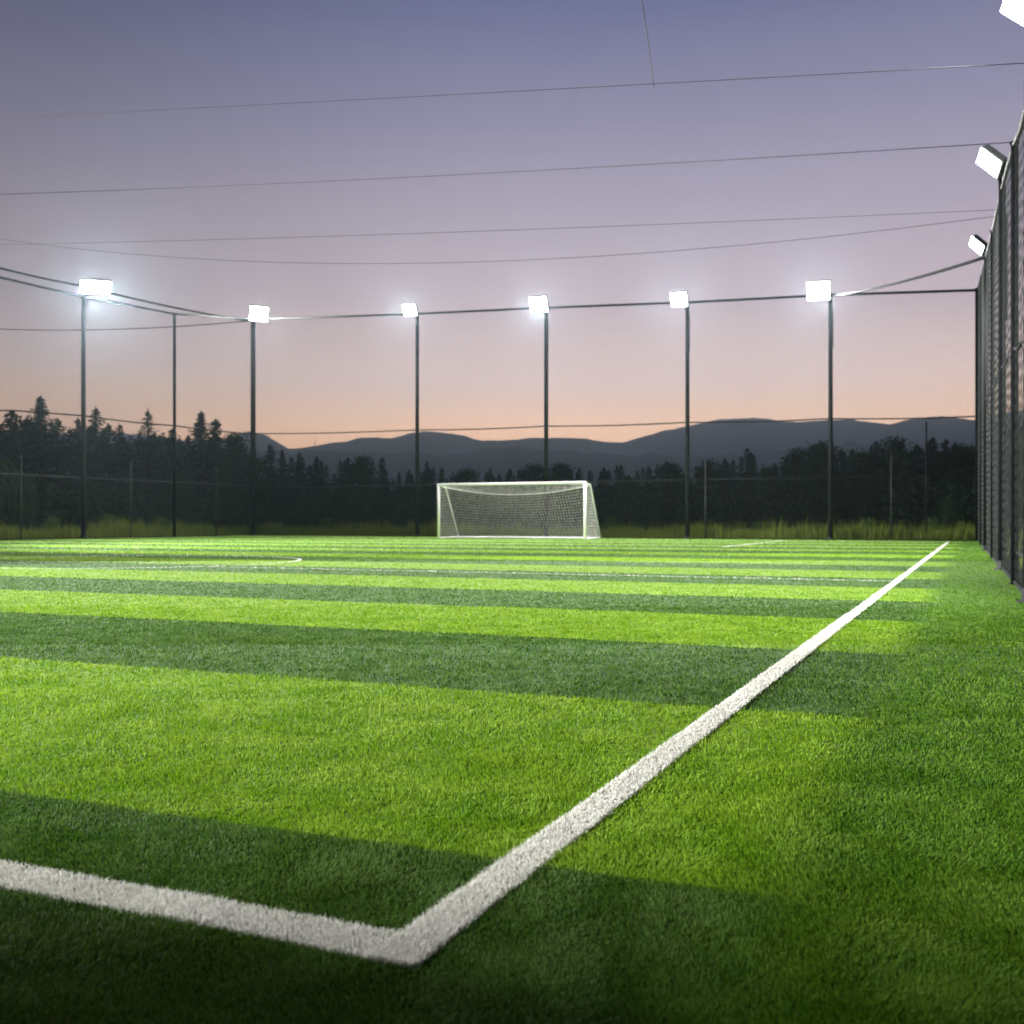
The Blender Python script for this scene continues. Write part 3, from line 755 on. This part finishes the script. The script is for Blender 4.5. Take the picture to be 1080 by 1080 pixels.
# greener young trees and shrubs nearer the fence
B_ = [(8,487,'b3',9,.9,'pale green young tree low at the left edge behind the weeds'), (30,505,'b1',8,.8,'pale green young tree beside a thin fence post at the far left'),
      (188,500,'b2',10,.8,'dim green young tree behind the thin unlit post'), (236,482,'b3',12,.8,'tall pale young tree left of the far left corner mast'),
      (664,504,'b3',9,.9,'pale green young tree just right of the goal'), (690,528,'b1',8,.9,'low green young tree right of the pale one beside the goal'),
      (1000,528,'b2',8,.7,'low green young tree near the far right corner')]
for px, ty, kd, ex, wd_, lab in B_:
    Y = fenceY(px)+ex; o = plant(kd, ((px-540)/F*Y, Y, -.03), hgt(Y, ty), wd_, rnd.random()*6.28, lab, 'tree', 'young_tree', 'young trees close behind the fences')
S_ = [(55,545,'shrub behind weeds at the left edge'), (115,541,'weedy shrub right of the leftmost mast'), (172,546,'small shrub left of the thin unlit post'), (210,551,'small shrub right of the thin unlit post'),
      (345,544,'shrub low between corner mast and goal'), (375,552,'tiny shrub right of the shrub between corner mast and goal'), (645,545,'shrub at the right side of the goal'), (708,552,'shrub left of the first mast right of the goal'),
      (760,553,'tiny shrub right of the first mast right of the goal'), (800,550,'small shrub below the tall broad spruce'), (865,551,'small shrub left of the far right mast'), (915,548,'small shrub right of the far right mast'),
      (982,546,'shrub below the thin pole near the right corner'), (1015,548,'shrub beside the far right corner post')]
for i, (px, ty, lab) in enumerate(S_):
    Y = fenceY(px)+4.5; h = hgt(Y, ty)
    plant('s%d' % (i % 3), ((px-540)/F*Y, Y, -.03), max(.6, h), 1.1, rnd.random()*6.28, 'green '+lab, 'shrub', 'shrub', 'shrubs along the fences')
# the closed wood behind the front trees: one mass
Vs, Ts, As = [], [], []; nv = 0
for i in range(210):
    px = -120+1330*(i+rnd.random())/210; ex = rnd.choice([28, 33, 38, 44]); Y = fenceY(max(-100, px))+ex
    tops = np.interp(px, [t[0] for t in sorted(T_)], [t[1] for t in sorted(T_)])
    h = hgt(Y, tops+(rnd.uniform(5, 30) if px < 290 else rnd.uniform(0, 15)))
    V, T, A, tg, H = kinds[rnd.choice(['c0','c1','c4','c2','c3'])]; s = h/H; wdt = rnd.uniform(.95, 1.3)
    a = rnd.random()*6.28; Rm = np.array([[math.cos(a), -math.sin(a), 0], [math.sin(a), math.cos(a), 0], [0, 0, 1]])
    Vs.append((V*np.array([s*wdt, s*wdt, s]))@Rm.T+np.array([(px-540)/F*Y, Y, -.03])); Ts.append(T+nv); As.append(A); nv += len(V)
tag(mk('wood', np.concatenate(Vs), np.concatenate(Ts), M['needles'], attrs={'rnd': np.concatenate(As)}), 'dark closed wood behind the front trees', kind='stuff')
# understorey: closes the view under the crowns
C = []
for i in range(900):
    px = NP.uniform(-130, 1210); Y = fenceY(max(-100, px))+NP.uniform(11, 30); c = np.array([(px-540)/F*Y, Y, NP.uniform(.2, 2.6)])
    C.append(c+NP.normal(size=(44, 3))*np.array([.55, .4, .42]))
C = np.concatenate(C); C = C[C[:, 2] > 0]
V, T, A = leafquads(C, NP.normal(size=C.shape), NP.uniform(.10, .2, len(C)), .6)
tag(mk('undergrowth', V, T, M['leaves'], attrs={'rnd': A}), 'dark undergrowth below the trees', kind='stuff')
# weeds just outside the fences
n = 42000; px = NP.uniform(-110, 1120, n); fy = np.array([fenceY(v) for v in np.clip(px, -110, 1120)])
Y = fy+.7+NP.random(n)**1.4*7; Xw = (px-540)/F*Y
hv = (.28+.75*vnoise(Xw, Y, 1.3, 21)*vnoise(Xw, Y, .4, 22)*1.3)*NP.uniform(.5, 1.2, n)
hv *= np.where((px > 95) & (px < 150), 1.35, 1.0)
V, T, R = blades(Xw, Y, hv, NP.uniform(.012, .03, n), NP.uniform(0, .45, n), NP.random(n))
tag(mk('tall_grass', V, T, M['weed'], attrs={'rnd': R}), 'yellow-green weeds along the foot of the fences', kind='stuff')
# weeds outside the right fence
n = 9000; Y = NP.uniform(3, 41, n); Xw = RN[0]+(Y-RN[1])*rdir[0]/rdir[1]+.25+NP.random(n)*2.5
V, T, R = blades(Xw, Y, NP.uniform(.1, .55, n), NP.uniform(.006, .016, n), NP.uniform(0, .5, n), NP.random(n))
tag(mk('roadside_grass', V, T, M['weed'], attrs={'rnd': R}), 'weeds outside the right side fence', kind='stuff')

# ------------------------------------------------------------------ hills
RX = [-400,-150,0,120,200,235,262,280,305,322,345,365,380,400,413,430,450,477,495,510,535,560,593,620,647,660,680,693,720,735,760,784,810,841,870,897,920,939,955,982,1005,1027,1060,1100,1180,1300,1500]
RY = [455,458,466,462,468,466,458,461,475,473,469.5,467,463,462,462.5,458,455,457,461.5,465,464,461.5,462,463.5,467,466.5,461,457,452,448.5,444.5,443.2,445.5,449,447.5,448,451.5,454,449.5,447,449,452,447,440,444,452,456]
NX = [-400,0,260,340,420,520,600,700,760,860,960,1080,1300]; NYv = [486,484,478,476,479,471,476,482,478,470,474,468,476]
cols = np.linspace(-420, 1520, 1300); rad = [1150, 1250, 1400, 1550, 1650, 1720, 1850, 2000, 2150, 2300, 2400, 2460, 2500, 2560, 2700, 2850]
rb = np.random.default_rng(5); V = []
ser = np.convolve(rb.random(len(cols)), [.3,.4,.3], 'same')
for r_ in rad:
    for i, cx in enumerate(cols):
        az_ = (cx-540)/F; L_ = math.hypot(1, az_); d = (az_/L_, 1/L_)
        top = (HZ-np.interp(cx, RX, RY))/F*L_*1; near = (HZ-np.interp(cx+30*math.sin(r_), NX, NYv))/F*L_
        e2 = np.interp(r_, [1150, 2000, 2300, 2500, 2850], [0, .25, .72, 1, .6]); e1 = np.interp(r_, [1150, 1400, 1650, 1720, 1900, 2200], [0, .55, .97, 1, .75, 0])
        y_ = r_/L_
        h = max(top*e2*(r_ if r_ > 2400 else r_), near*e1*r_)/L_
        bumps = (vnoise(np.array([cx*1.0]), np.array([r_/6.]), 14., 31)[0]-.5)*14*min(1, h/60)*(0.25 if abs(r_-2500) < 45 else 1)
        if abs(r_-2500) < 1: bumps += ser[i]*2.2
        V.append((d[0]*r_, d[1]*r_, max(-6, h+bumps-4 if r_ < 1200 else h+bumps)))
nc_ = len(cols); k = np.arange((len(rad)-1))[:, None]*nc_+np.arange(nc_-1)[None]; k = k.ravel()
T = np.stack([k, k+1, k+1+nc_, k+nc_], 1)
tag(mk('hills', np.array(V), T, M['mount'], None, True), kind='structure')
# faint transmitter mast on the left ridge
zz = 2490; xx = (332-540)/F*zz
g = G(); g.tube([(xx, zz, hgt(zz, 475)), (xx, zz, hgt(zz, 464))], [1.2, .5], 6); g.tube([(xx-2.2, zz, hgt(zz, 467)), (xx+2.2, zz, hgt(zz, 467))], .5, 5)
tag(g.build('radio_mast', M['wire'], None), 'tiny radio mast on the hill ridge left of the goal', 'mast')

# ------------------------------------------------------------------ haze
HAZE = 0.00024
if HAZE:
    m = bpy.data.materials.new('haze'); m.use_nodes = True; t = m.node_tree; t.nodes.clear()
    pv = t.nodes.new('ShaderNodeVolumePrincipled'); pv.inputs['Density'].default_value = HAZE; pv.inputs['Color'].default_value = (.62,.85,1,1)
    pv.inputs['Anisotropy'].default_value = .88
    o_ = t.nodes.new('ShaderNodeOutputMaterial'); t.links.new(pv.outputs[0], o_.inputs['Volume'])
    g = G(); g.box((0, 1280, 165), (2980, 0, 0), (0, 1700, 0), (0, 0, 172)); ho = g.build('haze', m); tag(ho, kind='stuff')
